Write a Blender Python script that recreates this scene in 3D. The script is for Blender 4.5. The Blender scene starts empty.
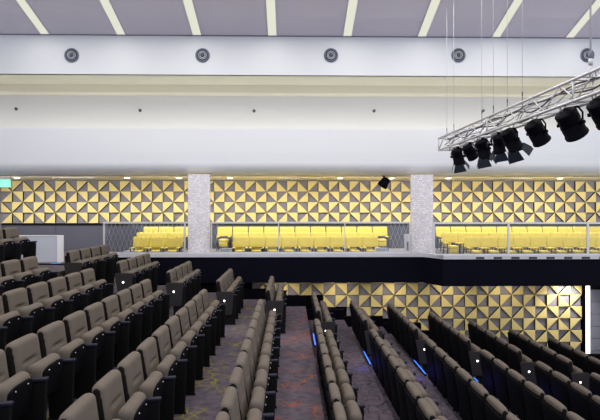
import bpy, bmesh, math, random
from mathutils import Vector, Matrix, Euler
random.seed(7)
C = bpy.context.scene.collection
SC = bpy.context.scene
F = 520.0; VX = 290.0; HY = 212.0          # focal length in px, where the seat rows vanish
PI = math.pi
YAW = math.atan((300-VX)/F)

# ------------------------------------------------------------------ materials
def nmat(name, col, rough=.6, metal=0, bump=0, bscale=200, var=0, vscale=6, spec=.5, emit=None, estr=0):
    m = bpy.data.materials.new(name); m.use_nodes = True
    nt = m.node_tree; b = nt.nodes['Principled BSDF']
    b.inputs['Base Color'].default_value = (*col, 1)
    b.inputs['Roughness'].default_value = rough
    b.inputs['Metallic'].default_value = metal
    b.inputs['Specular IOR Level'].default_value = spec
    tc = nt.nodes.new('ShaderNodeTexCoord')
    if var:
        n = nt.nodes.new('ShaderNodeTexNoise'); n.inputs['Scale'].default_value = vscale; n.inputs['Detail'].default_value = 4
        nt.links.new(tc.outputs['Object'], n.inputs['Vector'])
        r = nt.nodes.new('ShaderNodeMapRange'); r.inputs['To Min'].default_value = 1-var; r.inputs['To Max'].default_value = 1+var
        nt.links.new(n.outputs['Fac'], r.inputs['Value'])
        mx = nt.nodes.new('ShaderNodeMix'); mx.data_type = 'RGBA'; mx.blend_type = 'MULTIPLY'; mx.inputs[0].default_value = 1
        mx.inputs[6].default_value = (*col, 1); nt.links.new(r.outputs[0], mx.inputs[7])
        nt.links.new(mx.outputs[2], b.inputs['Base Color'])
    if bump:
        n = nt.nodes.new('ShaderNodeTexNoise'); n.inputs['Scale'].default_value = bscale; n.inputs['Detail'].default_value = 3
        nt.links.new(tc.outputs['Object'], n.inputs['Vector'])
        bp = nt.nodes.new('ShaderNodeBump'); bp.inputs['Strength'].default_value = bump; bp.inputs['Distance'].default_value = .003
        nt.links.new(n.outputs['Fac'], bp.inputs['Height']); nt.links.new(bp.outputs[0], b.inputs['Normal'])
    if emit:
        b.inputs['Emission Color'].default_value = (*emit, 1); b.inputs['Emission Strength'].default_value = estr
    return m

M = {}
M['fabric']   = nmat('taupe_fabric', (.120,.101,.087), .95, bump=.5, bscale=350, var=.12, vscale=9, spec=.1)
M['side']     = nmat('dark_cushion_side', (.012,.010,.010), .95, spec=.05)
M['shell']    = nmat('black_shell', (.0035,.0035,.0055), .7, bump=.2, bscale=60, spec=.06)
M['panel']    = nmat('charcoal_panel', (.030,.028,.029), .8, bump=.3, bscale=90, spec=.1)
M['sidepan']  = nmat('side_panel_plastic', (.010,.010,.011), .8, spec=.06)
M['armpad']   = nmat('navy_armrest', (.012,.012,.026), .6, spec=.15)
M['bolt']     = nmat('pale_bolt', (.75,.75,.8), .3, metal=.3)
M['numlight'] = nmat('aisle_light', (.9,.9,.9), .4, emit=(1,.96,.88), estr=5)
M['led']      = nmat('blue_led', (.05,.2,.8), .4, emit=(.04,.2,1), estr=.85)
M['ledv']     = nmat('violet_led', (.1,.05,.5), .4, emit=(.16,.1,1), estr=1.2)
M['ceiling']  = nmat('ceiling_paint', (.60,.57,.665), .85, var=.03, vscale=.6)
M['white']    = nmat('cool_white_paint', (.685,.71,.76), .8, var=.02, vscale=.5)
M['warm']     = nmat('warm_white_paint', (.68,.68,.68), .8, var=.02, vscale=.5)
M['cream']    = nmat('cream_bounce_tint', (.79,.755,.61), .8, var=.03, vscale=.6)  # soffit cream: yellow bounce and cove warmth are put into the colour
M['yellowtile'] = nmat('yellow_panel', (.84,.69,.27), .55, var=.08, vscale=3, bump=.1, bscale=30)
M['greytile'] = nmat('grey_panel', (.275,.26,.295), .7, var=.12, vscale=2.5, bump=.1, bscale=30)
M['navy']     = nmat('navy_dado', (.085,.088,.125), .7, var=.1, vscale=1.5)
M['black']    = nmat('black_paint', (.0025,.0025,.005), .8, var=.1, spec=.04)
M['fascia']   = nmat('fascia_black', (.003,.003,.009), .7, var=.1, vscale=1, spec=.06)
M['curb']     = nmat('pale_stone', (.52,.52,.58), .6, var=.15, vscale=4)
M['balfloor'] = nmat('balcony_floor', (.45,.43,.47), .6, var=.1)
M['chair']    = nmat('yellow_upholstery', (.80,.64,.12), .8, bump=.3, bscale=120, var=.09, vscale=10, spec=.2)
M['chrome']   = nmat('chrome', (.6,.6,.62), .25, metal=1)
M['darkleg']  = nmat('dark_frame', (.03,.03,.035), .4, metal=.4)
M['rail']     = nmat('rail_metal', (.62,.63,.67), .35, metal=.5)
M['truss']    = nmat('truss_aluminium', (.52,.52,.55), .4, metal=.35, var=.08, vscale=9)
M['lamp']     = nmat('black_lamp_body', (.002,.002,.005), .6, bump=.2, bscale=60, spec=.05)
M['barn']     = nmat('barn_door', (.007,.011,.022), .5, spec=.2)
M['lens']     = nmat('lamp_lens', (.04,.06,.1), .08)
M['cable']    = nmat('cable_grey', (.5,.5,.54), .5)
M['blackcable'] = nmat('cable_black', (.015,.015,.02), .5)
M['strip']    = nmat('strip_diffuser', (.15,.15,.12), .8, emit=(.93,.93,.78), estr=.76, spec=.1)
M['vent']     = nmat('vent_metal', (.12,.13,.19), .4, metal=.3)
M['ventdark'] = nmat('vent_dark', (.02,.022,.035), .6)
M['down']     = nmat('downlight_glow', (1,1,1), .4, emit=(1,.95,.85), estr=6)
M['exit']     = nmat('exit_glow', (.3,.8,.6), .4, emit=(.28,.95,.66), estr=.75)
M['tube']     = nmat('tube_glow', (1,1,1), .4, emit=(1,.97,.9), estr=3)
M['covetube'] = nmat('cove_tube', (.9,.9,.85), .5, emit=(1,.97,.87), estr=.8)
M['whitebox'] = nmat('white_board', (.8,.8,.84), .6)
M['greypanel']= nmat('grey_wall_panel', (.22,.225,.28), .5, var=.05)
M['parapet']  = nmat('parapet_paint', (.50,.53,.60), .6, var=.07, vscale=3)

def glass():
    m = bpy.data.materials.new('clear_glass'); m.use_nodes = True; nt = m.node_tree
    nt.nodes.clear()
    o = nt.nodes.new('ShaderNodeOutputMaterial'); t = nt.nodes.new('ShaderNodeBsdfTransparent'); g = nt.nodes.new('ShaderNodeBsdfGlossy')
    t.inputs[0].default_value = (.93,.95,.97,1); g.inputs['Roughness'].default_value = .03
    mx = nt.nodes.new('ShaderNodeMixShader'); fr = nt.nodes.new('ShaderNodeFresnel'); fr.inputs[0].default_value = 1.45
    nt.links.new(fr.outputs[0], mx.inputs[0]); nt.links.new(t.outputs[0], mx.inputs[1]); nt.links.new(g.outputs[0], mx.inputs[2])
    nt.links.new(mx.outputs[0], o.inputs[0]); return m
M['glass'] = glass()

def carpet():
    m = bpy.data.materials.new('patterned_carpet'); m.use_nodes = True; nt = m.node_tree; N = nt.nodes; L = nt.links
    b = N['Principled BSDF']; b.inputs['Roughness'].default_value = .95; b.inputs['Specular IOR Level'].default_value = .1
    g = N.new('ShaderNodeNewGeometry')
    def noise(s, d=2):
        n = N.new('ShaderNodeTexNoise'); n.inputs['Scale'].default_value = s; n.inputs['Detail'].default_value = d
        L.new(g.outputs['Position'], n.inputs['Vector']); return n
    mp = N.new('ShaderNodeMapping'); mp.inputs['Scale'].default_value = (1,1,.01); L.new(g.outputs['Position'], mp.inputs['Vector'])
    def vor(s, w):
        v = N.new('ShaderNodeTexVoronoi'); v.feature = 'DISTANCE_TO_EDGE'; v.inputs['Scale'].default_value = s
        L.new(mp.outputs[0], v.inputs['Vector'])
        r = N.new('ShaderNodeMapRange'); r.inputs['From Min'].default_value = w*.4; r.inputs['From Max'].default_value = w
        r.inputs['To Min'].default_value = 1; r.inputs['To Max'].default_value = 0
        L.new(v.outputs[0], r.inputs['Value']); return r
    def mix(a, bcol, fac):
        x = N.new('ShaderNodeMix'); x.data_type = 'RGBA'
        if isinstance(a, tuple): x.inputs[6].default_value = (*a,1)
        else: L.new(a, x.inputs[6])
        if isinstance(bcol, tuple): x.inputs[7].default_value = (*bcol,1)
        else: L.new(bcol, x.inputs[7])
        L.new(fac, x.inputs[0]); return x.outputs[2]
    base = mix((.022,.018,.03), (.15,.127,.162), noise(9,8).outputs['Fac'])
    # accent lines : mustard on the upper tiers, rust further down, by large patches
    sx = N.new('ShaderNodeSeparateXYZ'); L.new(g.outputs['Position'], sx.inputs[0])
    r = N.new('ShaderNodeMapRange'); r.inputs['From Min'].default_value = -.6; r.inputs['From Max'].default_value = -.4
    L.new(sx.outputs[0], r.inputs['Value'])
    acc = mix((.20,.17,.02), (.25,.08,.045), r.outputs[0])
    nz = noise(2.2,2); rr = N.new('ShaderNodeMapRange'); rr.inputs['From Min'].default_value = .47; rr.inputs['From Max'].default_value = .62
    L.new(nz.outputs['Fac'], rr.inputs['Value'])
    mu = N.new('ShaderNodeMath'); mu.operation = 'MULTIPLY'; L.new(vor(6.5,.07).outputs[0], mu.inputs[0]); L.new(rr.outputs[0], mu.inputs[1])
    r3 = N.new('ShaderNodeMapRange'); r3.inputs['From Min'].default_value = .42; r3.inputs['From Max'].default_value = .48
    r3.inputs['To Min'].default_value = 1; r3.inputs['To Max'].default_value = .15; L.new(sx.outputs[0], r3.inputs['Value'])
    mu2 = N.new('ShaderNodeMath'); mu2.operation = 'MULTIPLY'; L.new(mu.outputs[0], mu2.inputs[0]); L.new(r3.outputs[0], mu2.inputs[1])
    r4 = N.new('ShaderNodeMapRange'); r4.inputs['From Min'].default_value = .42; r4.inputs['From Max'].default_value = .48; L.new(sx.outputs[0], r4.inputs['Value'])
    mu3 = N.new('ShaderNodeMath'); mu3.operation = 'MULTIPLY'; L.new(vor(4.5,.032).outputs[0], mu3.inputs[0]); L.new(r4.outputs[0], mu3.inputs[1])
    base = mix(base, (.025,.022,.035), mu3.outputs[0])
    L.new(mix(base, acc, mu2.outputs[0]), b.inputs['Base Color'])
    n = noise(300,2); bp = N.new('ShaderNodeBump'); bp.inputs['Strength'].default_value = .4; bp.inputs['Distance'].default_value = .004
    L.new(n.outputs['Fac'], bp.inputs['Height']); L.new(bp.outputs[0], b.inputs['Normal'])
    return m
M['carpet'] = carpet()

def mosaic():
    m = bpy.data.materials.new('stacked_stone_mosaic'); m.use_nodes = True; nt = m.node_tree; N = nt.nodes; L = nt.links
    b = N['Principled BSDF']; b.inputs['Roughness'].default_value = .5
    tc = N.new('ShaderNodeTexCoord'); sx = N.new('ShaderNodeSeparateXYZ'); L.new(tc.outputs['Object'], sx.inputs[0])
    ad = N.new('ShaderNodeMath'); ad.operation = 'ADD'; L.new(sx.outputs[0], ad.inputs[0]); L.new(sx.outputs[1], ad.inputs[1])
    cb = N.new('ShaderNodeCombineXYZ'); L.new(ad.outputs[0], cb.inputs[0]); L.new(sx.outputs[2], cb.inputs[1])
    cols = []
    for s, bw, rh in ((1, .09, .035), (1, .05, .055)):
        br = N.new('ShaderNodeTexBrick'); br.inputs['Scale'].default_value = s
        br.inputs['Color1'].default_value = (.97,.95,.97,1); br.inputs['Color2'].default_value = (.66,.63,.71,1)
        br.inputs['Mortar'].default_value = (.58,.56,.63,1); br.inputs['Mortar Size'].default_value = .006
        br.inputs['Brick Width'].default_value = bw; br.inputs['Row Height'].default_value = rh
        L.new(cb.outputs[0], br.inputs['Vector']); cols.append(br)
    n = N.new('ShaderNodeTexNoise'); n.inputs['Scale'].default_value = 9; L.new(tc.outputs['Object'], n.inputs['Vector'])
    rr = N.new('ShaderNodeMapRange'); rr.inputs['From Min'].default_value = .48; rr.inputs['From Max'].default_value = .52; L.new(n.outputs['Fac'], rr.inputs['Value'])
    x = N.new('ShaderNodeMix'); x.data_type = 'RGBA'; L.new(rr.outputs[0], x.inputs[0]); L.new(cols[0].outputs[0], x.inputs[6]); L.new(cols[1].outputs[0], x.inputs[7])
    L.new(x.outputs[2], b.inputs['Base Color'])
    bp = N.new('ShaderNodeBump'); bp.inputs['Strength'].default_value = .6; bp.inputs['Distance'].default_value = .01
    L.new(x.outputs[2], bp.inputs['Height']); L.new(bp.outputs[0], b.inputs['Normal']); return m
M['mosaic'] = mosaic()

# ------------------------------------------------------------------ mesh helpers
def box(bm, x0, x1, y0, y1, z0, z1, mi=0, xf=None):
    v = [bm.verts.new((x, y, z)) for x in (x0, x1) for y in (y0, y1) for z in (z0, z1)]
    if xf:
        for q in v: q.co = xf(q.co)
    for f in ((0,1,3,2), (4,6,7,5), (0,4,5,1), (2,3,7,6), (0,2,6,4), (1,5,7,3)):
        bm.faces.new([v[i] for i in f]).material_index = mi

def prism(bm, pts, ax, a, b, mi=0, sc=1.0):
    """polygon pts (2 coords) extruded along axis ax from a to b"""
    def mk(p, t):
        if ax == 'y': return (p[0], t, p[1])
        if ax == 'x': return (t, p[0], p[1])
        return (p[0], p[1], t)
    A = [bm.verts.new(mk(p, a)) for p in pts]; B = [bm.verts.new(mk(p, b)) for p in pts]
    n = len(pts)
    bm.faces.new(A).material_index = mi; bm.faces.new(B[::-1]).material_index = mi
    for i in range(n):
        bm.faces.new((A[i], B[i], B[(i+1)%n], A[(i+1)%n])).material_index = mi

def coords(a, r, k, n):
    s = [-a + r*(1-math.cos(PI/2*i/k)) for i in range(k)]
    m = [-a + r + (2*a-2*r)*i/n for i in range(n+1)]
    return s + m + [-t for t in s[::-1]]

def rbox(bm, hx, hy, hz, r, k=3, nx=1, ny=2, nz=4, xf=None, mi=0, mifn=None):
    """rounded box centred on the origin, half sizes hx hy hz"""
    r = min(r, hx*.98, hy*.98, hz*.98)
    X, Y, Z = coords(hx, r, k, nx), coords(hy, r, k, ny), coords(hz, r, k, nz)
    V = {}
    def vert(i, j, l):
        if (i, j, l) not in V:
            p = Vector((X[i], Y[j], Z[l]))
            q = Vector((max(-hx+r, min(hx-r, p.x)), max(-hy+r, min(hy-r, p.y)), max(-hz+r, min(hz-r, p.z))))
            d = p - q
            if d.length > 1e-9: p = q + d.normalized()*r
            if xf: p = xf(p)
            V[(i,j,l)] = bm.verts.new(p)
        return V[(i,j,l)]
    a, b, c = len(X)-1, len(Y)-1, len(Z)-1
    def face(*k4):
        f = bm.faces.new([vert(*q) for q in k4]); f.smooth = True; f.material_index = mi
        if mifn: f.material_index = mifn(f.calc_center_median(), f)
    for j in range(b):
        for l in range(c):
            face((0,j,l),(0,j,l+1),(0,j+1,l+1),(0,j+1,l)); face((a,j,l),(a,j+1,l),(a,j+1,l+1),(a,j,l+1))
    for i in range(a):
        for l in range(c):
            face((i,0,l),(i+1,0,l),(i+1,0,l+1),(i,0,l+1)); face((i,b,l),(i,b,l+1),(i+1,b,l+1),(i+1,b,l))
    for i in range(a):
        for j in range(b):
            face((i,j,0),(i,j+1,0),(i+1,j+1,0),(i+1,j,0)); face((i,j,c),(i+1,j,c),(i+1,j+1,c),(i,j+1,c))

def tube(bm, p, q, r, n=8, r2=None, mi=0, cap=True):
    p, q = Vector(p), Vector(q); d = (q-p).normalized()
    u = d.orthogonal().normalized(); w = d.cross(u); r2 = r if r2 is None else r2
    A = [bm.verts.new(p + r*(math.cos(2*PI*i/n)*u + math.sin(2*PI*i/n)*w)) for i in range(n)]
    B = [bm.verts.new(q + r2*(math.cos(2*PI*i/n)*u + math.sin(2*PI*i/n)*w)) for i in range(n)]
    for i in range(n):
        f = bm.faces.new((A[i], A[(i+1)%n], B[(i+1)%n], B[i])); f.smooth = n > 5; f.material_index = mi
    if cap:
        bm.faces.new(A[::-1]).material_index = mi; bm.faces.new(B).material_index = mi

def path(bm, pts, r, n=6):
    for a, b in zip(pts, pts[1:]): tube(bm, a, b, r, n)

def lathe(bm, prof, n=24, axis='z', mi=0, xf=None, ring=False):
    """prof = [(r, h)...] spun round an axis"""
    rings = []
    for r, h in prof:
        rg = []
        for i in range(n):
            t = 2*PI*i/n; c, s = r*math.cos(t), r*math.sin(t)
            p = Vector((c, s, h)) if axis == 'z' else (Vector((c, h, s)) if axis == 'y' else Vector((h, c, s)))
            rg.append(bm.verts.new(xf(p) if xf else p))
        rings.append(rg)
    for a, b in zip(rings, rings[1:] + (rings[:1] if ring else [])):
        for i in range(n):
            f = bm.faces.new((a[i], a[(i+1)%n], b[(i+1)%n], b[i])); f.material_index = mi; f.smooth = True
    if ring: return
    bm.faces.new(rings[0][::-1]).material_index = mi; bm.faces.new(rings[-1]).material_index = mi

def obj(name, bm, mats, parent=None, loc=None):
    bmesh.ops.recalc_face_normals(bm, faces=bm.faces[:])
    me = bpy.data.meshes.new(name); bm.to_mesh(me); bm.free()
    for m in (mats if isinstance(mats, (list, tuple)) else [mats]): me.materials.append(M[m])
    o = bpy.data.objects.new(name, me); C.objects.link(o)
    if parent: o.parent = parent
    if loc: o.location = loc
    return o
def thing(name, label, cat, loc=(0,0,0), rotz=0, group=None):
    o = bpy.data.objects.new(name, None); C.objects.link(o); o.empty_display_size = .1
    o.location = loc; o.rotation_euler = (0,0,rotz); o['label'] = label; o['category'] = cat
    if group: o['group'] = group
    return o
def tag(o, label, cat, group=None):
    o['label'] = label; o['category'] = cat
    if group: o['group'] = group
    return o
def struct(name, bm, mats, parent=None):
    o = obj(name, bm, mats, parent)
    if not parent: o['kind'] = 'structure'
    return o
def sbox(name, x0, x1, y0, y1, z0, z1, mat):
    bm = bmesh.new(); box(bm, x0, x1, y0, y1, z0, z1); return struct(name, bm, mat)
def dup(src, loc, label, group=None, skip=()):
    r = src.copy(); C.objects.link(r); r.location = loc; r['label'] = label
    if group: r['group'] = group
    for ch in src.children:
        if ch.name.split('.')[0] in skip: continue
        c = ch.copy(); C.objects.link(c); c.parent = r
        for g in ch.children:
            d = g.copy(); C.objects.link(d); d.parent = c
    return r
def px(x, y, Y):
    t = math.tan(math.atan((x-300)/F) + YAW)
    return Vector((t*Y, Y, (HY-y)/F*Y*(math.cos(YAW) + t*math.sin(YAW))))
ORD = ['first','second','third','fourth','fifth','sixth','seventh','eighth','ninth','tenth','eleventh','twelfth','thirteenth','fourteenth','fifteenth']

# ------------------------------------------------------------------ tiers
HH = .88                                           # head of a seat above its tread
H = {-3:.30, -2:.77, -1:.98, 0:1.17, 1:1.35, 2:1.53, 3:1.88, 4:2.06, 5:2.24, 6:2.44, 7:2.65, 8:2.86, 9:3.07}
XN = {n: -2.54 + .99*n for n in H}
FL = {n: -(H[n] + HH) for n in H}
for n in range(-3, 10):
    x0 = XN[n]-.03 if n > -3 else -9.5
    x1 = XN[n+1]-.03 if n < 9 else 12
    y1 = 15.9 if n <= -2 else 14.2
    if n == -3:
        sbox('floor', x0, x1, -1, 15.9, FL[n]-.45, FL[n], 'carpet'); continue
    sbox('floor', x0, x1, -1, y1, FL[n]-.5, FL[n], 'carpet')
# dark plinth in front of the lower wall
for n in range(-1, 10):
    x1 = XN[n+1]-.03 if n < 9 else 12
    sbox('trim_1', XN[n]-.03, x1, 13.3, 13.42, FL[n], FL[n]+.26, 'black')

# ------------------------------------------------------------------ far walls
TP = .319
def tilewall(name, x_edge, par0, cols, rows_fn, ztop, Y, rowpar0, TX=TP, TZ=TP):
    """relief wall: par = column parity ; cells are grey field with raised yellow wedges"""
    bm = bmesh.new(); e = .012
    for c in range(cols[0], cols[1]):
        xa = x_edge + c*TX; xb = xa + TX
        for r in range(rows_fn(xa + TX/2)):
            zt = ztop - r*TZ; zb = zt - TZ
            cp = (c + par0) % 2; rp = (r + rowpar0) % 2
            # grey base square
            box(bm, xa, xb, Y-.005, Y+.03, zb, zt, 1)
            if rp == 0 and cp == 0: tri = [(xa,zt),(xb,zt),(xa,zb)]          # yellow upper left
            elif rp == 0:           tri = [(xa,zt),(xb,zb),(xa,zb)]          # yellow lower left
            elif cp == 0:           tri = [(xa,zt),(xb,zt),(xb,zb)]          # yellow upper right
            else:                   tri = [(xb,zt),(xb,zb),(xa,zb)]          # yellow lower right
            cx = sum(p[0] for p in tri)/3; cz = sum(p[1] for p in tri)/3
            back = [(cx+(p[0]-cx)*.985, cz+(p[1]-cz)*.985) for p in tri]
            fr = [(cx+(p[0]-cx)*.93, cz+(p[1]-cz)*.93) for p in tri]
            A = [bm.verts.new((p[0], Y-.004, p[1])) for p in back]
            B = [bm.verts.new((p[0], Y-.069, p[1])) for p in back]
            D = [bm.verts.new((p[0], Y-.075, p[1])) for p in fr]
            bm.faces.new(D).material_index = 0
            for i in range(3):
                j = (i+1) % 3
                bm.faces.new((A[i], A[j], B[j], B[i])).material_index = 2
                bm.faces.new((B[i], B[j], D[j], D[i])).material_index = 0
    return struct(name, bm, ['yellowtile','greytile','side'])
YU, YL = 15.9, 14.2
zu = (HY-181.3)/F*YU
tilewall('wall_far', px(13.2,0,YU).x, 0, (-1, 18), lambda x: 4, zu, YU, 0, .323)
tilewall('wall_far', px(224.8,0,YU).x, 0, (-2, 19), lambda x: 4, zu, YU, 0, .317)
tilewall('wall_far', px(502.5,0,YU).x, 1, (-8, 14), lambda x: 4, zu, YU, 0)
sbox('wall_far', -9.6, 12, YU+.02, YU+.2, -3.4, 1.4, 'greytile')
zd = zu - 4*TP
bm = bmesh.new(); box(bm, -8.7, 12, YU-.07, YU+.02, zd-.05, zd-.005, 1)
for i in range(12): box(bm, -8.7+i*1.6, -8.7+(i+1)*1.6-.012, YU-.03, YU+.02, -2.6, zd-.05, 0)
struct('trim_2', bm, ['navy','side'])
# lower wall under the balcony
def lrows(x):
    p = 300 + F*math.tan(math.atan(x/YL) - YAW)
    if p < 251: return 0
    for lim, r in ((322.9,1),(346,2),(398,3),(450,4),(505,5),(560,6)):
        if p < lim: return 1 + r
    return 8
zl = (HY-282.9)/F*YL + .3245
tilewall('wall_under_balcony', px(311.4,0,YL).x, 0, (-5, 23), lrows, zl, YL-.01, 0, .3225, .3245)
sbox('wall_under_balcony', -8.6, px(582.9,0,YL).x, YL+.02, YL+.15, -4.6, -1.3, 'black')
# light slot and grey panels at the right hand end
xe = px(582.0,0,YL).x
sbox('trim_3', xe, xe+.03, YL-.12, YL+.1, -4.6, -1.4, 'black')
bm = bmesh.new()
for i in range(12):
    z1 = px(0,291.5,YL).z - i*.338
    box(bm, xe+.21, xe+3, YL, YL+.1, z1-.326, z1)
box(bm, xe+.19, xe+3, YL+.05, YL+.14, -5, -1.4, 1)
struct('wall_right_panels', bm, ['greypanel','side'])
bm = bmesh.new(); box(bm, xe+.035, xe+.18, YL-.06, YL+.02, -4.4, -1.9)
t = obj('light_slot', bm, 'tube'); tag(t, 'tall bright vertical light slot at the right end of the yellow lower wall', 'light')
# upper side wall
sbox('wall_left', -8.95, -8.78, 13.6, YU, -2.6, 1.3, 'white')
sbox('wall_left', -9.6, -9.5, -1, YU, -2.6, 4.5, 'white')

# ------------------------------------------------------------------ bulkheads and ceiling
bm = bmesh.new()
zs = .97
pr = [(13.75, 2.17), (13.6, 2.17), (13.58, 1.55)]
for i in range(9):
    a = PI/2*i/8; pr.append((13.58+.34*(1-math.cos(a)), zs+.30-.30*math.sin(a)))
pr += [(14.05, zs), (14.05, zs+.12), (13.75, zs+.35)]
prism(bm, pr, 'x', -12, 12); 
for f in bm.faces: f.smooth = False
struct('bulkhead_trim', bm, 'white').name = 'trim_4'
sbox('ceiling', -9.5, 12, 13.95, YU+.1, zs, zs+.1, 'cream')            # balcony soffit
sbox('wall_upper_back', -12, 12, 15.2, 15.3, 1.0, 4.2, 'warm')
bm = bmesh.new()
zsof = px(0,73.5,13.9).z
prism(bm, [(15.2,zsof-.0),(15.2,zsof-.28),(15.08,zsof-.28),(15.02,zsof-.22),(15.02,zsof)], 'x', -12, 12)
struct('trim_5', bm, 'cream')
sbox('ceiling', -12, 12, 13.92, 15.2, zsof+.0, zsof+.08, 'cream')
sbox('wall_upper', -12, 12, 13.9, 14.0, zsof, 4.705, 'white')
sbox('trim_6', -12, 12, 13.87, 13.9, 4.69, 4.76, 'vent')
SL = .308
bm = bmesh.new()
zc = lambda y: 4.70 + SL*(13.9-y)
prism(bm, [(13.95, zc(13.95)), (-2, zc(-2)), (-2, zc(-2)+.15), (13.95, zc(13.95)+.15)], 'x', -13, 13)
struct('ceiling', bm, 'ceiling')
# strip lights set in the ceiling
names = ['leftmost','second from the left','third from the left','fourth from the left','fourth from the right','third from the right','second from the right','rightmost']
for k in range(8):
    x = -.47 + 2.0*(k-3)
    t = thing('ceiling_light', 'long cream strip light in the sloping ceiling, %s of the eight' % names[k], 'ceiling light', (x, 13.84, zc(13.84)), 0, 'strip lights in the ceiling')
    bm = bmesh.new(); L = 15.0
    def sl(p): return Vector((p.x, p.y, p.z - SL*p.y))
    box(bm, -.115, .115, -L, 0, -.012, .0, 0, sl)
    obj('diffuser', bm, 'strip', t)
    bm = bmesh.new()
    for s in (-1, 1): box(bm, s*.115-.006, s*.115+.006, -L, .006, -.022, .0, 0, sl)
    box(bm, -.12, .12, 0, .012, -.022, 0, 0, sl)
    obj('trim_frame', bm, 'ceiling', t)
    la = bpy.data.lights.new('strip_lamp', 'AREA'); la.shape = 'RECTANGLE'; la.size = .25; la.size_y = 14
    la.energy = 220; la.color = (1,.95,.86)
    lo = bpy.data.objects.new('strip_lamp', la); C.objects.link(lo); lo.location = (x, 6.6, zc(6.6)-.06)
    lo.rotation_euler = (-math.atan(SL), 0, 0)
# round air diffusers
for k, x in enumerate((71.5, 202.5, 331, 458.5, 587.5)):
    p = px(x, 55.2, 13.9)
    t = thing('air_diffuser', 'round ringed air diffuser on the upper white band, %s from the left' % ORD[k], 'vent', p, 0, 'round air diffusers')
    bm = bmesh.new(); lathe(bm, [(.135,-.004),(.19,-.004),(.19,-.02),(.165,-.035),(.14,-.02)], 32, 'y', ring=True); obj('outer_ring', bm, 'vent', t)
    bm = bmesh.new(); lathe(bm, [(.02,-.002),(.16,-.002),(.16,-.012),(.02,-.012)], 28, 'y'); obj('back_plate', bm, 'ventdark', t)
    for r in (.11, .072):
        bm = bmesh.new(); lathe(bm, [(r-.012,-.013),(r+.004,-.013),(r,-.04),(r-.016,-.03)], 28, 'y', ring=True); obj('inner_ring', bm, 'parapet', t)
    bm = bmesh.new(); lathe(bm, [(.01,-.013),(.03,-.013),(.034,-.03),(.01,-.045)], 20, 'y'); obj('hub', bm, 'vent', t)
# sprinklers on the upper wall
for k, (x, y) in enumerate(((16,109),(140,110.5),(254,111),(374,111),(483,111))):
    p = px(x, y, 15.2)
    t = thing('sprinkler', 'tiny grey sprinkler head on the recessed white wall, %s from the left' % ORD[k], 'sprinkler', p, 0, 'sprinklers on the recessed wall')
    bm = bmesh.new(); lathe(bm, [(.045,-.001),(.045,-.012),(.02,-.02)], 14, 'y'); obj('escutcheon', bm, 'vent', t)
    bm = bmesh.new(); tube(bm, (0,-.015,0), (0,-.07,0), .014); tube(bm, (0,-.07,0), (.02,-.09,.03), .012); obj('nozzle', bm, 'darkleg', t)
# cove light in the trough behind the bulkhead: visible housing + lamp
bm = bmesh.new(); box(bm, -12, 12, 14.78, 14.84, 1.98, 2.05); o = obj('cove_light', bm, 'covetube'); tag(o, 'continuous cove tube in the trough behind the white bulkhead', 'light')
def area(name, loc, rot, sx, sy, e, col):
    la = bpy.data.lights.new(name, 'AREA'); la.shape = 'RECTANGLE'; la.size = sx; la.size_y = sy; la.energy = e; la.color = col
    o = bpy.data.objects.new(name, la); C.objects.link(o); o.location = loc; o.rotation_euler = rot; return o
sbox('trim_9', -12, 12, 13.75, 15.2, 1.9, 1.98, 'white')
area('cove_lamp', (0, 14.85, 2.1), (PI-math.radians(12),0,0), 24, .1, 34, (1,.97,.87))
# downlights of the balcony, then an added fill for the tile wall
dl = ((17,'beside the exit sign'),(127,'between the exit sign and the left stone column'),(179,'just left of the left stone column'),(230,'just right of the left stone column'),(340,'left of the small black spotlight'),(391.5,'just right of the small black spotlight'),(448,'just right of the right stone column'),(560,'at the far right'))
for k, (x, w) in enumerate(dl):
    p = px(x, 0, 14.75); p.z = zs
    t = thing('downlight', 'small round downlight in the balcony ceiling %s' % w, 'light', p, 0, 'balcony downlights')
    bm = bmesh.new(); lathe(bm, [(.075,.0),(.11,.0),(.115,-.012),(.08,-.014)], 24, ring=True); obj('bezel', bm, 'whitebox', t)
    bm = bmesh.new(); lathe(bm, [(.005,-.001),(.075,-.001),(.07,-.018),(.005,-.024)], 20); obj('lens', bm, 'down', t)
for k, x in enumerate((-7.8,-6.2,-4.7,-3.3,-1.7,-.15,1.4,2.9,4.6,6.1,7.7)):
    la = bpy.data.lights.new('downlight_lamp', 'SPOT'); la.energy = 60; la.spot_size = math.radians(150); la.spot_blend = .9; la.shadow_soft_size = .08; la.color = (1,.95,.87)
    lo = bpy.data.objects.new('downlight_lamp', la); C.objects.link(lo); lo.location = (x, 14.6, zs-.04); lo.rotation_euler = (math.radians(12),0,0)
for k in range(4):
    area('tile_wall_fill', (-8.0+k*5.3+.6, 14.25, zs-.05), (math.radians(34),0,0), 4.8, .12, 33, (1,.955,.88))  # added long area lamps without fittings, to even out the tile wall
# linear grilles in the balcony soffit
for k, (x, w) in enumerate(((75,'left bay'),(300,'middle bay'),(510,'right bay'))):
    p = px(x, 0, 14.9); p.z = zs
    t = thing('ceiling_grille', 'narrow slotted air grille in the balcony ceiling above the %s' % w, 'vent', p, 0, 'slotted grilles in the balcony ceiling')
    bm = bmesh.new(); box(bm, -.6, .6, -.1, .1, -.015, 0); obj('frame', bm, 'warm', t)
    for q in range(3):
        bm = bmesh.new(); box(bm, -.57, .57, -.07+q*.05, -.045+q*.05, -.02, -.015); obj('slot', bm, 'ventdark', t)
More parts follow.
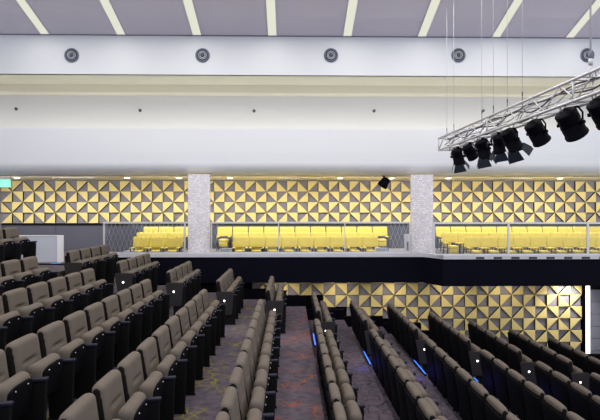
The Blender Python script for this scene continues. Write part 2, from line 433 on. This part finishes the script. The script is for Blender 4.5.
# exit sign
t = thing('exit_sign', 'green glowing exit sign hanging at the far left under the bulkhead', 'sign', (px(4.0,0,13.98).x, 13.98, 0), 0)
bm = bmesh.new(); z0 = px(0,187,13.98).z; z1 = px(0,179.5,13.98).z; box(bm, -.6, .155, -.02, .03, z0, z1); o = obj('sign_face', bm, 'exit', t)
bm = bmesh.new(); box(bm, -.61, .165, .03, .05, z0-.01, z1+.0); box(bm, -.61, .165, -.03, .05, z1, z1+.06); obj('housing', bm, 'whitebox', t)

# ------------------------------------------------------------------ balcony
Yb, Yp = 13.2, 12.5            # front of the main edge / of the projecting right part
xl = px(103,0,Yb).x
ZF0, ZF1, ZC = -1.80, -1.145, -1.05
def edge_outline(o):           # outline of the balcony front, o = inset from the front
    return [(xl, Yb+o), (3.38, Yb+o), (3.70, Yp+o), (12, Yp+o), (12, 13.9), (xl, 13.9)]
bm = bmesh.new(); prism(bm, edge_outline(.03), 'z', ZF0, ZF1)
o = struct('fascia', bm, 'fascia'); o.name = 'trim_7'
bm = bmesh.new(); prism(bm, [(xl,Yb),(3.36,Yb),(3.50,Yb-.18),(3.72,Yp-.0),(12,Yp),(12,Yp+.3),(3.8,Yp+.3),(3.6,Yb+.12),(3.4,Yb+.22),(xl,Yb+.22)], 'z', ZF1, ZC)
struct('curb', bm, 'curb').name = 'trim_8'
sbox('floor', xl, 12, Yb+.24, YU, -1.5, -1.37, 'balfloor')
sbox('floor', xl, 12, 13.9, YL+.15, -1.8, -1.5, 'black')
BASE = {1:-1.34, 2:-1.25, 3:-1.11}; YR = {1:13.72, 2:14.38, 3:15.05}
sbox('floor', xl, 12, YR[2]-.27, YU-.04, -1.37, BASE[2], 'balfloor')
sbox('floor', xl, 12, YR[3]-.27, YU-.04, BASE[2], BASE[3], 'balfloor')
sbox('floor', xl, 12, Yb+.24, YR[2]-.27, -1.37, BASE[1], 'balfloor')
sbox('wall_balcony_side', xl-.06, xl, Yb, YU-.04, -2.6, ZF1, 'navy')
# slots along the projecting curb
xs = [(60+k*95.5)/5.4545+490-1.5*17.5 for k in range(-1, 9)]
for k in range(8):
    a = px(476 + k*17.6, 0, Yp).x
    bm = bmesh.new(); box(bm, a, a+.2, Yp-.006, Yp+.02, -1.135, -1.088)
    o = obj('curb_slot', bm, 'ventdark'); tag(o, 'short black slot in the pale curb of the right bay, %s from the left' % ORD[k], 'slot', 'black slots in the right bay curb')
# stone columns
for (a, b, w) in ((188, 209.6, 'left'), (411.3, 433, 'right')):
    x0, x1 = px(a,0,13.46).x, px(b,0,13.46).x
    bm = bmesh.new(); box(bm, -(x1-x0)/2, (x1-x0)/2, 0, .12, -1.37, zs)
    if w == 'right': pass
    o = obj('stone_column', bm, 'mosaic', loc=((x0+x1)/2, 13.46, 0))
    tag(o, 'square column clad in pale lilac stacked stone mosaic, the %s one' % w, 'column', 'stone clad columns')

# glass railings
def railing(label, y, xs_, top, posts, mesh=None, thick=.014):
    t = thing('glass_railing', label, 'railing', (0,0,0), 0, 'glass railings along the balcony')
    bm = bmesh.new(); box(bm, xs_[0], xs_[1], y+.05, y+.062, ZC+.03, top-.02); obj('glass_panel', bm, 'glass', t)
    bm = bmesh.new(); rbx(bm, xs_[0], xs_[1], y+.03, y+.085, top-.03, top+.015); obj('top_rail', bm, 'rail', t)
    bm = bmesh.new(); box(bm, xs_[0], xs_[1], y+.035, y+.08, ZC, ZC+.035); obj('base_channel', bm, 'rail', t)
    for p, r in posts:
        bm = bmesh.new(); box(bm, p-r, p+r, y+.02, y+.05, ZC, top); obj('post', bm, 'rail', t)
    if mesh:
        for (ma, mb) in mesh:
            bm = bmesh.new(); n = int((mb-ma)/.11)
            for i in range(-3, n+1):
                a = ma + i*.11 + random.uniform(-.015,.015)
                for s in (1, -1):
                    x0 = a if s > 0 else a+.26; x1 = a+.26 if s > 0 else a
                    za, zb = ZC+.04, top-.03
                    def cl(x0, z0, x1, z1):
                        # clip to panel in x
                        pts = []
                        for lim in (ma, mb):
                            pass
                        t0, t1 = 0., 1.; dx = x1-x0
                        lo, hi = sorted(((ma-x0)/dx, (mb-x0)/dx)); t0 = max(t0, lo); t1 = min(t1, hi)
                        if t1-t0 < .05: return None
                        return (x0+dx*t0, z0+(z1-z0)*t0, x0+dx*t1, z0+(z1-z0)*t1)
                    c = cl(x0, za, x1, zb)
                    if c: tube(bm, (c[0], y+.1, c[1]), (c[2], y+.1, c[3]), .003, 4)
            w = obj('crossed_lines', bm, 'rail', t); w['kind'] = 'stuff'  # thin pale lines crossing over the panel
def rbx(bm, x0,x1,y0,y1,z0,z1): box(bm, x0,x1,y0,y1,z0,z1)
X_ = lambda x, Y: px(x,0,Y).x
railing('framed glass railing with fine crossed lines, in front of the left balcony bay', Yb, (X_(103,Yb), X_(187.5,Yb)), -.262, [(X_(103.6,Yb),.022),(X_(184.5,Yb),.018)], [(X_(105,Yb), X_(184,Yb))])
railing('glass railing in front of the middle balcony bay, between the two stone columns', Yb, (X_(210.5,Yb), X_(410.5,Yb)), -.262, [(X_(211.3,Yb),.014),(X_(278.5,Yb),.012),(X_(345,Yb),.012),(X_(410,Yb),.014)], [(X_(212,Yb), X_(219,Yb)), (X_(391,Yb), X_(409.5,Yb))])
railing('glass railing of the projecting right balcony bay', Yp, (X_(433.5,Yp), 9.5), -.262, [(X_(434.3,Yp),.02),(X_(509,Yp),.024),(X_(588.5,Yp),.024)])

# yellow chairs
def make_chair():
    t = thing('balcony_chair', '-', 'chair')
    w = .205
    bm = bmesh.new()
    def bx(p):
        z = p.z+.54; return Vector((p.x, .17 + (z-.34)*.22 + p.y - .25*(p.x/w)**2*.06, z))
    rbox(bm, w+.0105, .026, .14, .025, 2, 4, 1, 3, bx); obj('backrest', bm, 'chair', t)
    bm = bmesh.new(); rbox(bm, .125, .19, .04, .03, 2, 2, 2, 1, lambda p: Vector((p.x, p.y-.03, p.z+.295))); obj('seat', bm, 'chair', t)
    bm = bmesh.new(); rbox(bm, .12, .02, .07, .018, 2, 2, 1, 1, lambda p: Vector((p.x, p.y-.19, p.z+.20))); obj('seat_front', bm, 'chair', t)
    for s in (-1, 1):
        bm = bmesh.new(); rbox(bm, .03, .17, .016, .012, 2, 1, 2, 1, lambda p: Vector((p.x+s*.165, p.y-.04, p.z+.40))); obj('armrest', bm, 'chair', t)
        bm = bmesh.new(); tube(bm, (s*.175,-.17,.39), (s*.175,-.18,0), .016); obj('leg', bm, 'darkleg', t)
        bm = bmesh.new(); tube(bm, (s*.175,.14,.40), (s*.175,.19,0), .016); obj('leg', bm, 'darkleg', t)
    bm = bmesh.new(); tube(bm, (-.175,-.175,.12), (.175,-.175,.12), .009); tube(bm, (-.175,0,.24), (.175,0,.24), .012); obj('stretcher', bm, 'chrome', t)
    return t
proto = make_chair(); used = False
bays = (('left', ((1,131,3,.432),(2,134.5,3,.435),(3,141.5,3,.445))),
        ('middle', ((1,232,9,.432),(2,232,9,.437),(3,216.5,11,.455))),
        ('right', ((1,467,9,.44),(2,444,11,.437),(3,437.5,11,.45))))
rn = {1:'front', 2:'second', 3:'back'}
for bay, rows in bays:
    for r, x, n, pt in rows:
        Y = YR[r] - (.0 if bay != 'right' else .18)
        x0 = px(x, 0, Y).x
        for k in range(n):
            lab = 'yellow chair %s from the left in the %s row of the %s balcony bay' % (ORD[k], rn[r], bay)
            P = (x0 + .215 + k*pt, Y, BASE[r])
            if not used:
                o = proto; o.location = P; o['label'] = lab; used = True; o['group'] = 'yellow chairs on the balcony'
            else: o = dup(proto, P, lab, 'yellow chairs on the balcony')
# white boxes and board behind the glass
for (a, b, y0, y1, Y, w) in ((222.5,230.5,248.6,252.4,13.36,'low white box on the balcony floor at the left end of the middle bay'),
                        (375.5,388,248.4,252.4,13.36,'low white box on the balcony floor at the right end of the middle bay')):
    t = thing('storage_box', w, 'box', px((a+b)/2, 0, Y)); x = (b-a)/2/F*Y
    t.location.z = BASE[1]
    z0, z1 = BASE[1], px(0,y0,Y).z
    bm = bmesh.new(); rbox(bm, x, .04, (z1-z0)/2-.02, .012, 2, 1, 1, 1, lambda p: Vector((p.x, p.y+.04, p.z+(z1-z0)/2-.02))); obj('box_body', bm, 'whitebox', t)
    bm = bmesh.new(); rbox(bm, x+.012, .05, .02, .008, 2, 1, 1, 1, lambda p: Vector((p.x, p.y+.04, p.z+(z1-z0)-.02))); obj('lid', bm, 'whitebox', t)
p0 = px(404.3, 234.3, 13.5); p1 = px(410.8, 252, 13.5)
t = thing('notice_board', 'narrow upright white board leaning behind the glass beside the right stone column', 'board', ((p0.x+p1.x)/2, 13.5, BASE[1]))
hw = (p1.x-p0.x)/2; hz = p0.z-BASE[1]
bm = bmesh.new(); rbox(bm, hw, .02, hz/2, .01, 2, 1, 1, 1, lambda p: Vector((p.x, p.y, p.z+hz/2))); obj('panel', bm, 'whitebox', t)
bm = bmesh.new(); box(bm, -.02, .02, -.024, -.018, hz*.45, hz*.75); obj('grey_slot', bm, 'vent', t)
# pale parapet of the upper left stair
t = thing('stair_parapet', 'pale blue grey parapet panel with a white end post beside the upper left seats', 'parapet', (0,0,0))
a, b = px(20,0,12.3).x, px(57.5,0,12.3).x
bm = bmesh.new(); box(bm, a-1.5, b, 12.3, 12.38, -1.18, px(0,236,12.3).z); obj('panel', bm, 'parapet', t)
bm = bmesh.new(); box(bm, a-1.5, b+.1, 12.29, 12.40, px(0,236,12.3).z, px(0,235.4,12.3).z); obj('coping', bm, 'whitebox', t)
bm = bmesh.new(); box(bm, b, px(62,0,12.3).x, 12.28, 12.40, -1.66, px(0,235.6,12.3).z); obj('end_post', bm, 'whitebox', t)

# ------------------------------------------------------------------ auditorium seats
W = .575
def lean(z): return .115 - .20*max(0,(z-.36))**1.0*1.0 + .10*max(0, z-.36)**2      # x of the cushion centre at height z
def make_seat(foot=False):
    t = thing('auditorium_seat', '-', 'seat')
    hw = .250; h0, h1 = .34, HH
    bm = bmesh.new()
    def cush(p):
        z = p.z + (h0+h1)/2
        taper = 1 - .05*max(0, (z-.6))/.3
        y = p.y*taper; x = p.x
        if p.x > 0:
            x += .012*(1-(p.y/hw)**2)
            x -= .034*math.exp(-((z-.67)/.016)**2)*max(0, 1-(p.y/.13)**4 if abs(p.y) < .13 else 0)
        return Vector((lean(z) + x - .0, y, z - .012*(p.y/hw)**4 if z > .8 else z))
    rbox(bm, .048, hw, (h1-h0)/2, .046, 4, 1, 10, 30, cush, 0,
         lambda c, f: 1 if (abs(c.y) > hw*.93) or (c.x < lean(c.z)-.03 and c.z < h1-.07) else 0)
    obj('backrest', bm, ['fabric','side'], t)
    bm = bmesh.new()
    def sh(p):
        z = p.z + .47; return Vector((lean(z) - .055 + p.x, p.y, z))
    rbox(bm, .016, hw-.004, .31, .015, 2, 1, 2, 5, sh); obj('back_shell', bm, 'shell', t)
    # tipped-up seat
    bm = bmesh.new()
    rot = Matrix.Rotation(math.radians(6), 3, 'Y')
    def cu(p):
        q = Vector((p.x + .01*(1-(p.y/.235)**2), p.y, p.z)); q = rot @ q; return q + Vector((.235, 0, .515))
    rbox(bm, .068, .238, .172, .066, 4, 1, 4, 3, cu); cs = obj('seat_cushion', bm, 'fabric', t)
    bm = bmesh.new()
    def pn(p):
        q = rot @ Vector((p.x + .066, p.y + .018, p.z - .014 - .03*(p.y/.2)**4*(1 if p.z > 0 else 0))); return q + Vector((.235, 0, .515))
    rbox(bm, .018, .198, .15, .016, 2, 1, 8, 2, pn); sp = obj('seat_pan', bm, 'shell', t)
    for s in (-1, 1):
        bm = bmesh.new(); c = rot @ Vector((.084, .018 + s*.10, .095)); c += Vector((.235,0,.515))
        lathe(bm, [(.004,-.002),(.007,0),(.006,.006),(.002,.008)], 10, 'x', 0, lambda p: p + c); obj('bolt', bm, 'bolt', sp)
    def arm(y):
        bm = bmesh.new(); rbox(bm, .13, .031, .016, .012, 2, 1, 1, 1, lambda p: Vector((p.x+.285, p.y+y, p.z+.575+(p.x*.05)))); obj('armrest', bm, 'armpad', t)
        bm = bmesh.new()
        prism(bm, [(.165,.555),(.395,.562),(.40,.54),(.385,.02),(.40,.0),(.15,0),(.165,.02),(.15,.50)], 'y', y-.022, y+.022); obj('side_panel', bm, 'sidepan', t)
    arm(-W/2)
    return t, arm
seat0, _ = make_seat()
seatE, armE = make_seat(); armE(W/2)                  # last seat of a block: a second armrest
def end_panel(t, y, light=True):
    bm = bmesh.new()
    pts = [(.03,.655),(.34,.655),(.36,.635),(.325,.22),(.30,.2),(.10,.2),(.08,.22),(.01,.635)]
    prism(bm, pts, 'y', y-.028, y+.002); o = obj('end_panel', bm, 'panel', t)
    if light:
        bm = bmesh.new(); lathe(bm, [(.003,-.042),(.014,-.038),(.018,-.029),(.018,-.026)], 16, 'y', 0, lambda p: Vector((p.x+.175, p.y+y, p.z+.48))); obj('aisle_light', bm, 'numlight', o)
seatA, _ = make_seat(); end_panel(seatA, -W/2-.03)
seatB, _ = make_seat(); end_panel(seatB, -W/2-.03, False)    # first seat beyond the aisle, its end panel faces us
def vis(x, y, z):
    ok = False
    for dx in (-.1, .4):
        for dz in (0, HH):
            for dy in (-.3, .3):
                if y+dy < .5: continue
                u = VX + (x+dx)/(y+dy)*F; v = HY - (z+dz)/(y+dy)*F
                if -2 < u < 602 and -2 < v < 421: ok = True
    return ok
rowname = {-3:'topmost row behind at the upper left'}
FIRST = {}
protos_used = set(); PB = []
def place(kind, P, lab, grp):
    src = {'m':seat0, 'e':seatE, 'a':seatA, 'b':seatB}[kind]
    if kind in protos_used: o = dup(src, P, lab, grp)
    else:
        protos_used.add(kind); o = src; PB.append((o, P, lab, grp)); return
    return o
total = 0
for n in sorted(H):
    rn_ = 'the row with the uppermost tread' if n == -3 else 'the %s tier row counted from the upper left' % ORD[n+3]
    if n == -3:
        for k, y in enumerate((10.27, 9.695, 9.12)):
            if vis(XN[n], y, FL[n]):
                place('e' if k == 0 else 'm', (XN[n], y, FL[n]), 'taupe tip-up seat in the topmost tier row, %s from its far end' % ORD[k], 'seats on the topmost tier'); total += 1
        continue
    for k in range(14):
        y = 9.0 - k*(.585 if n <= 1 else W)
        if not vis(XN[n], y, FL[n]): continue
        place('e' if k == 0 else 'm', (XN[n], y, FL[n]), 'taupe seat %s before the aisle in the %s tier row from upper left' % (ORD[k], ORD[n+3]), 'seats of the near block, tier row %s' % ORD[n+3]); total += 1
    y0 = {True: 10.62, False: 10.3}[n <= 2]
    if n >= 6: y0 = 10.2
    for k in range(4 if n <= 4 else 5):
        y = y0 + k*W
        if not vis(XN[n], y, FL[n]): continue
        place(('b' if n == -2 else 'a') if k == 0 else 'm', (XN[n]+(.08 if n <= 3 else 0), y, FL[n]), 'taupe seat %s beyond the aisle in the %s tier row from upper left' % (ORD[k], ORD[n+3]), 'seats of the far block, tier row %s' % ORD[n+3]); total += 1
for o, P, lab, grp in PB: o.location = P; o['label'] = lab; o['group'] = grp
print('seats', total)
# blue step lights on the aisle nosings
for n in range(-2, 10):
    t = thing('step_light', 'blue step light on the aisle edge behind the %s tier row from upper left' % ORD[n+3], 'step light', (XN[n]+.02, 9.72, FL[n-1]), 0, 'blue aisle step lights')
    if n == -2: t.location = (-5.42, 11.7, FL[-3]); t.rotation_euler.z = PI/2; t['label'] = 'short blue step light on the floor before the pale stair parapet'
    LA, LB = (-.42,.44) if -2 < n < 6 else (-.30,-.10)
    bm = bmesh.new(); box(bm, -.012, .016, -.44, .46, .0, .03); obj('housing', bm, 'shell', t)
    bm = bmesh.new(); box(bm, -.008, .012, LA, LB, .028, .040); obj('light_bar', bm, 'led', t)
    bm = bmesh.new(); box(bm, .016, .022, LA, LB, .004, .024); obj('light_edge', bm, 'ledv', t)

# ------------------------------------------------------------------ lighting truss
def tx(Y): return 4.38 - .0385*Y
tr = thing('lighting_truss', 'silver box truss hung on cables, running toward the upper right', 'truss', (0,0,0))
Ya, Ye = 13.0, 4.2; zt, zb = 1.85, 1.55
ch = []
for dx in (-.14, .14):
    for z in (zt, zb):
        bm = bmesh.new(); tube(bm, (tx(Ya)+dx, Ya, z), (tx(Ye)+dx, Ye, z), .023, 12); obj('chord', bm, 'truss', tr)
st = .42; y = Ya; i = 0
while y - st > Ye:
    for dx in (-.14, .14):
        bm = bmesh.new(); a, b = (zt, zb) if i % 2 else (zb, zt)
        tube(bm, (tx(y)+dx, y, a), (tx(y-st/1)+dx, y-st, b), .011, 6); obj('brace', bm, 'truss', tr)
    for z in (zt, zb):
        s = 1 if i % 2 else -1
        bm = bmesh.new(); tube(bm, (tx(y)-s*.14, y, z), (tx(y-st)+s*.14, y-st, z), .010, 6); obj('brace', bm, 'truss', tr)
    y -= st; i += 1
for yy in (Ya, Ya-2.9, Ya-5.8):
    bm = bmesh.new()
    for p, q in (((-.14,zt),(.14,zt)),((.14,zt),(.14,zb)),((.14,zb),(-.14,zb)),((-.14,zb),(-.14,zt))):
        tube(bm, (tx(yy)+p[0], yy, p[1]), (tx(yy)+q[0], yy, q[1]), .016, 6)
    obj('end_frame', bm, 'truss', tr)
# power cables lying along the truss
def wavy(Y0, Y1, dx, z0, amp, seed, n=40):
    rnd = random.Random(seed); pts = []
    for i in range(n+1):
        Y = Y0 + (Y1-Y0)*i/n
        pts.append((tx(Y)+dx+rnd.uniform(-.02,.02), Y, z0 + amp*math.sin(i*.9+seed)+rnd.uniform(-.01,.01)))
    return pts
for k, (dx, z0, a) in enumerate(((.05,1.62,.03),(-.05,1.60,.025),(.0,1.80,.03),(.1,1.75,.04),(-.02,1.72,.05))):
    bm = bmesh.new(); path(bm, wavy(12.9, 4.4, dx, z0, a, k+1), .012, 6)
    o = obj('power_cable', bm, 'blackcable' if k % 2 == 0 else 'cable', tr)
# hanging wires
hw_ = ((447,.004,'leftmost of the wires'),(454,.004,'second wire from the left'),(482,.004,'third wire from the left'),(493.5,.004,'fourth wire from the left'),(507.5,.004,'fifth wire from the left'),(522.5,.004,'sixth wire from the left'),(591,.013,'thick rope at the right'))
for x, r, w in hw_:
    Y = 4.38/(px(x, 0, 1).x + .0385); X = tx(Y)
    t = thing('hanging_wire', 'thin vertical suspension line holding the truss, %s' % w, 'wire', (X, Y, zt))
    zz = zc(Y) - zt
    bm = bmesh.new(); tube(bm, (0,0,.15), (0,0,zz), r, 6); obj('line', bm, 'cable', t)
    bm = bmesh.new(); tube(bm, (0,0,.0), (0,0,.15), r*1.8, 6); tube(bm, (0,0,.16), (0,0,.24), r*2.4, 8); obj('shackle', bm, 'darkleg' if r < .01 else 'cable', t)
    if r > .01:
        bm = bmesh.new(); rbox(bm, .026, .02, .035, .012, 2, 1, 1, 1, lambda p: p+Vector((0,0,.29))); obj('pulley_block', bm, 'vent', t)

# ------------------------------------------------------------------ spotlights
def spotlight(x, ydrop, R, Lb, pitch, yaw, barn, label, dx=0):
    """x = px in the photo; pitch from straight down, yaw = heading"""
    Y = 4.38/(px(x, 0, 1).x + .0385)
    P = Vector((tx(Y)+dx, Y, zb-.07)); R *= .9; Lb *= .9; ydrop *= .85
    t = thing('spotlight', label, 'stage light', P, 0, 'black spotlights under the truss')
    c = Vector((0, 0, -ydrop))
    d = Euler((pitch, 0, yaw)).to_matrix() @ Vector((0,0,-1))
    u = d.cross(Vector((0,0,1))); u = u.normalized() if u.length > .01 else Vector((1,0,0)); w = u.cross(d)
    fr = Matrix((u, w, d)).transposed()
    xf = lambda p: c + fr @ p
    bm = bmesh.new()
    prof = [(R*.45,-Lb*.55),(R*.72,-Lb*.50)]
    for k in range(4):
        h = -Lb*.46 + k*Lb*.11
        prof += [(R*.95,h),(R*.95,h+Lb*.035),(R*.84,h+Lb*.045),(R*.84,h+Lb*.09)]
    prof += [(R,0),(R,Lb*.42),(R*1.07,Lb*.43),(R*1.07,Lb*.5),(R*.9,Lb*.5)]
    lathe(bm, prof, 22, 'z', 0, xf); obj('body', bm, 'lamp', t)
    bm = bmesh.new(); lathe(bm, [(.005,Lb*.475),(R*.86,Lb*.475),(R*.86,Lb*.505),(R*.4,Lb*.52),(.005,Lb*.525)], 20, 'z', 0, xf); obj('lens', bm, 'lens', t)
    bm = bmesh.new(); rbox(bm, R*.35, R*.22, Lb*.22, .012, 2, 1, 1, 1, lambda p: xf(p+Vector((0,R*1.0,-Lb*.15)))); obj('ballast_box', bm, 'lamp', t)
    # yoke
    ya = Vector((u.x, u.y, 0)).normalized()
    bm = bmesh.new(); top = Vector((0,0,-ydrop+R*1.5)); k = R*1.18
    pts = [c - ya*k, c - ya*k + Vector((0,0,R*.9)), top - ya*k*.6, top + ya*k*.6, c + ya*k + Vector((0,0,R*.9)), c + ya*k]
    path(bm, pts, .014, 6); obj('yoke', bm, 'lamp', t)
    for s in (-1, 1):
        bm = bmesh.new(); tube(bm, c + ya*k*s*.85, c + ya*s*(k+.03), .028, 10); obj('tilt_knob', bm, 'lamp', t)
    bm = bmesh.new(); tube(bm, top, (0,0,-.05), .014, 8); box(bm, -.03, .03, -.025, .025, -.07, .05); obj('clamp', bm, 'lamp', t)
    if barn:
        for k in range(4):
            a = k*PI/2 + .3
            bm = bmesh.new()
            e1 = Vector((math.cos(a), math.sin(a), 0)); e2 = Vector((-math.sin(a), math.cos(a), 0))
            b0 = Vector((0,0,Lb*.5)); n_ = Vector((0,0,1))
            wd = R*(1.0 if k % 2 else .8); le = R*1.25
            A = [b0+e1*R+e2*wd*.75, b0+e1*R-e2*wd*.75, b0+e1*(R*1.55)-e2*wd*1.15+n_*le, b0+e1*(R*1.55)+e2*wd*1.15+n_*le]
            va = [bm.verts.new(xf(p)) for p in A]; vb = [bm.verts.new(xf(p+e1*.006)) for p in A]
            bm.faces.new(va); bm.faces.new(vb[::-1])
            for q in range(4): bm.faces.new((va[q], vb[q], vb[(q+1)%4], va[(q+1)%4]))
            obj('barn_door', bm, 'barn', t)
    # tail cable up to the truss
    bm = bmesh.new(); e = xf(Vector((0,0,-Lb*.5)))
    path(bm, [e, e + Vector((-.06,.02,.02)), (-.16,.03,-.14), (-.12,.02,.0), (-.04,0,.05)], .009, 6); obj('tail_cable', bm, 'blackcable', t)
    return t
rd = math.radians
spotlight(458, .22, .14, .36, rd(30), rd(-40), True, 'black spotlight with open flaps at the far left end of the truss')
spotlight(470, .20, .13, .36, rd(45), rd(-60), False, 'black spotlight without flaps, second along the truss from its far end')
spotlight(483, .22, .145, .38, rd(28), rd(-60), True, 'black spotlight with open flaps, third along the truss from its far end')
spotlight(499, .21, .125, .34, rd(30), rd(-30), True, 'black spotlight with open flaps, fourth along the truss from its far end')
spotlight(511, .20, .15, .42, rd(40), rd(-70), True, 'black spotlight with flaps in the middle of the truss, fifth from the far end')
spotlight(537, .21, .155, .42, rd(42), rd(-65), False, 'rounded black spotlight hanging alone, third from the right end in view')
spotlight(571, .23, .175, .46, rd(42), rd(-65), False, 'largest whole black spotlight, second from the right edge')
spotlight(602, .20, .15, .40, rd(45), rd(-65), False, 'black spotlight cut off by the right edge')
# small black spotlight under the balcony soffit
p = px(384, 0, 13.95)
t = thing('track_spotlight', 'small black spotlight hanging from the balcony ceiling left of the right column', 'spotlight', (p.x, 13.95, zs))
bm = bmesh.new(); tube(bm, (0,0,0), (0,0,-.06), .012); lathe(bm, [(.04,-.001),(.04,-.02)], 12); obj('mount', bm, 'lamp', t)
bm = bmesh.new(); rot = Euler((0, rd(-145), rd(-20))).to_matrix()
lathe(bm, [(.06,-.14),(.11,-.11),(.12,.02),(.14,.06),(.14,.13),(.11,.14)], 18, 'z', 0, lambda p: rot @ p + Vector((.01,-.02,-.175))); obj('body', bm, 'lamp', t)

# ------------------------------------------------------------------ light under the balcony at the right, soft fill of the hall
la = bpy.data.lights.new('under_balcony_lamp', 'SPOT'); la.energy = 75; la.spot_size = rd(120); la.spot_blend = .8; la.color = (1,.96,.9); la.shadow_soft_size = .1
lo = bpy.data.objects.new('under_balcony_lamp', la); C.objects.link(lo); lo.location = (7.55, 13.7, -1.9); lo.rotation_euler = (rd(25), 0, 0)
for k in range(6):
    la = bpy.data.lights.new('wall_washer', 'SPOT'); la.energy = 21; la.spot_size = rd(140); la.spot_blend = .9; la.color = (1,.86,.66); la.shadow_soft_size = .1
    lo = bpy.data.objects.new('wall_washer', la); C.objects.link(lo); lo.location = (-.2 + k*1.5, 13.45, -1.86); lo.rotation_euler = (rd(35), 0, 0)
for n in range(4, 10):
    la = bpy.data.lights.new('step_lamp', 'POINT'); la.energy = .9; la.color = (.12,.1,1); la.shadow_soft_size = .03
    lo = bpy.data.objects.new('step_lamp', la); C.objects.link(lo); lo.location = (XN[n]-.12, 9.15, FL[n-1]+.1)
w = bpy.data.worlds.new('World'); SC.world = w; w.use_nodes = True
bg = w.node_tree.nodes['Background']; bg.inputs[0].default_value = (.90,.92,1,1); bg.inputs[1].default_value = 1.08

# ------------------------------------------------------------------ lift everything so the stage floor lies above zero, camera
for o in C.objects:
    if o.parent is None: o.location.z += 5.0
cam = bpy.data.cameras.new('camera'); cam.lens = 36*F/600; cam.sensor_width = 36
co = bpy.data.objects.new('camera', cam); C.objects.link(co); co.location = (0,0,5.0)
co.rotation_euler = (PI/2 + math.atan((HY-210)/F), 0, -math.atan((300-VX)/F))
SC.camera = co
vs = SC.view_settings; vs.view_transform = 'Standard'; vs.look = 'None'; vs.exposure = 0; vs.gamma = 1; vs.use_curve_mapping = False
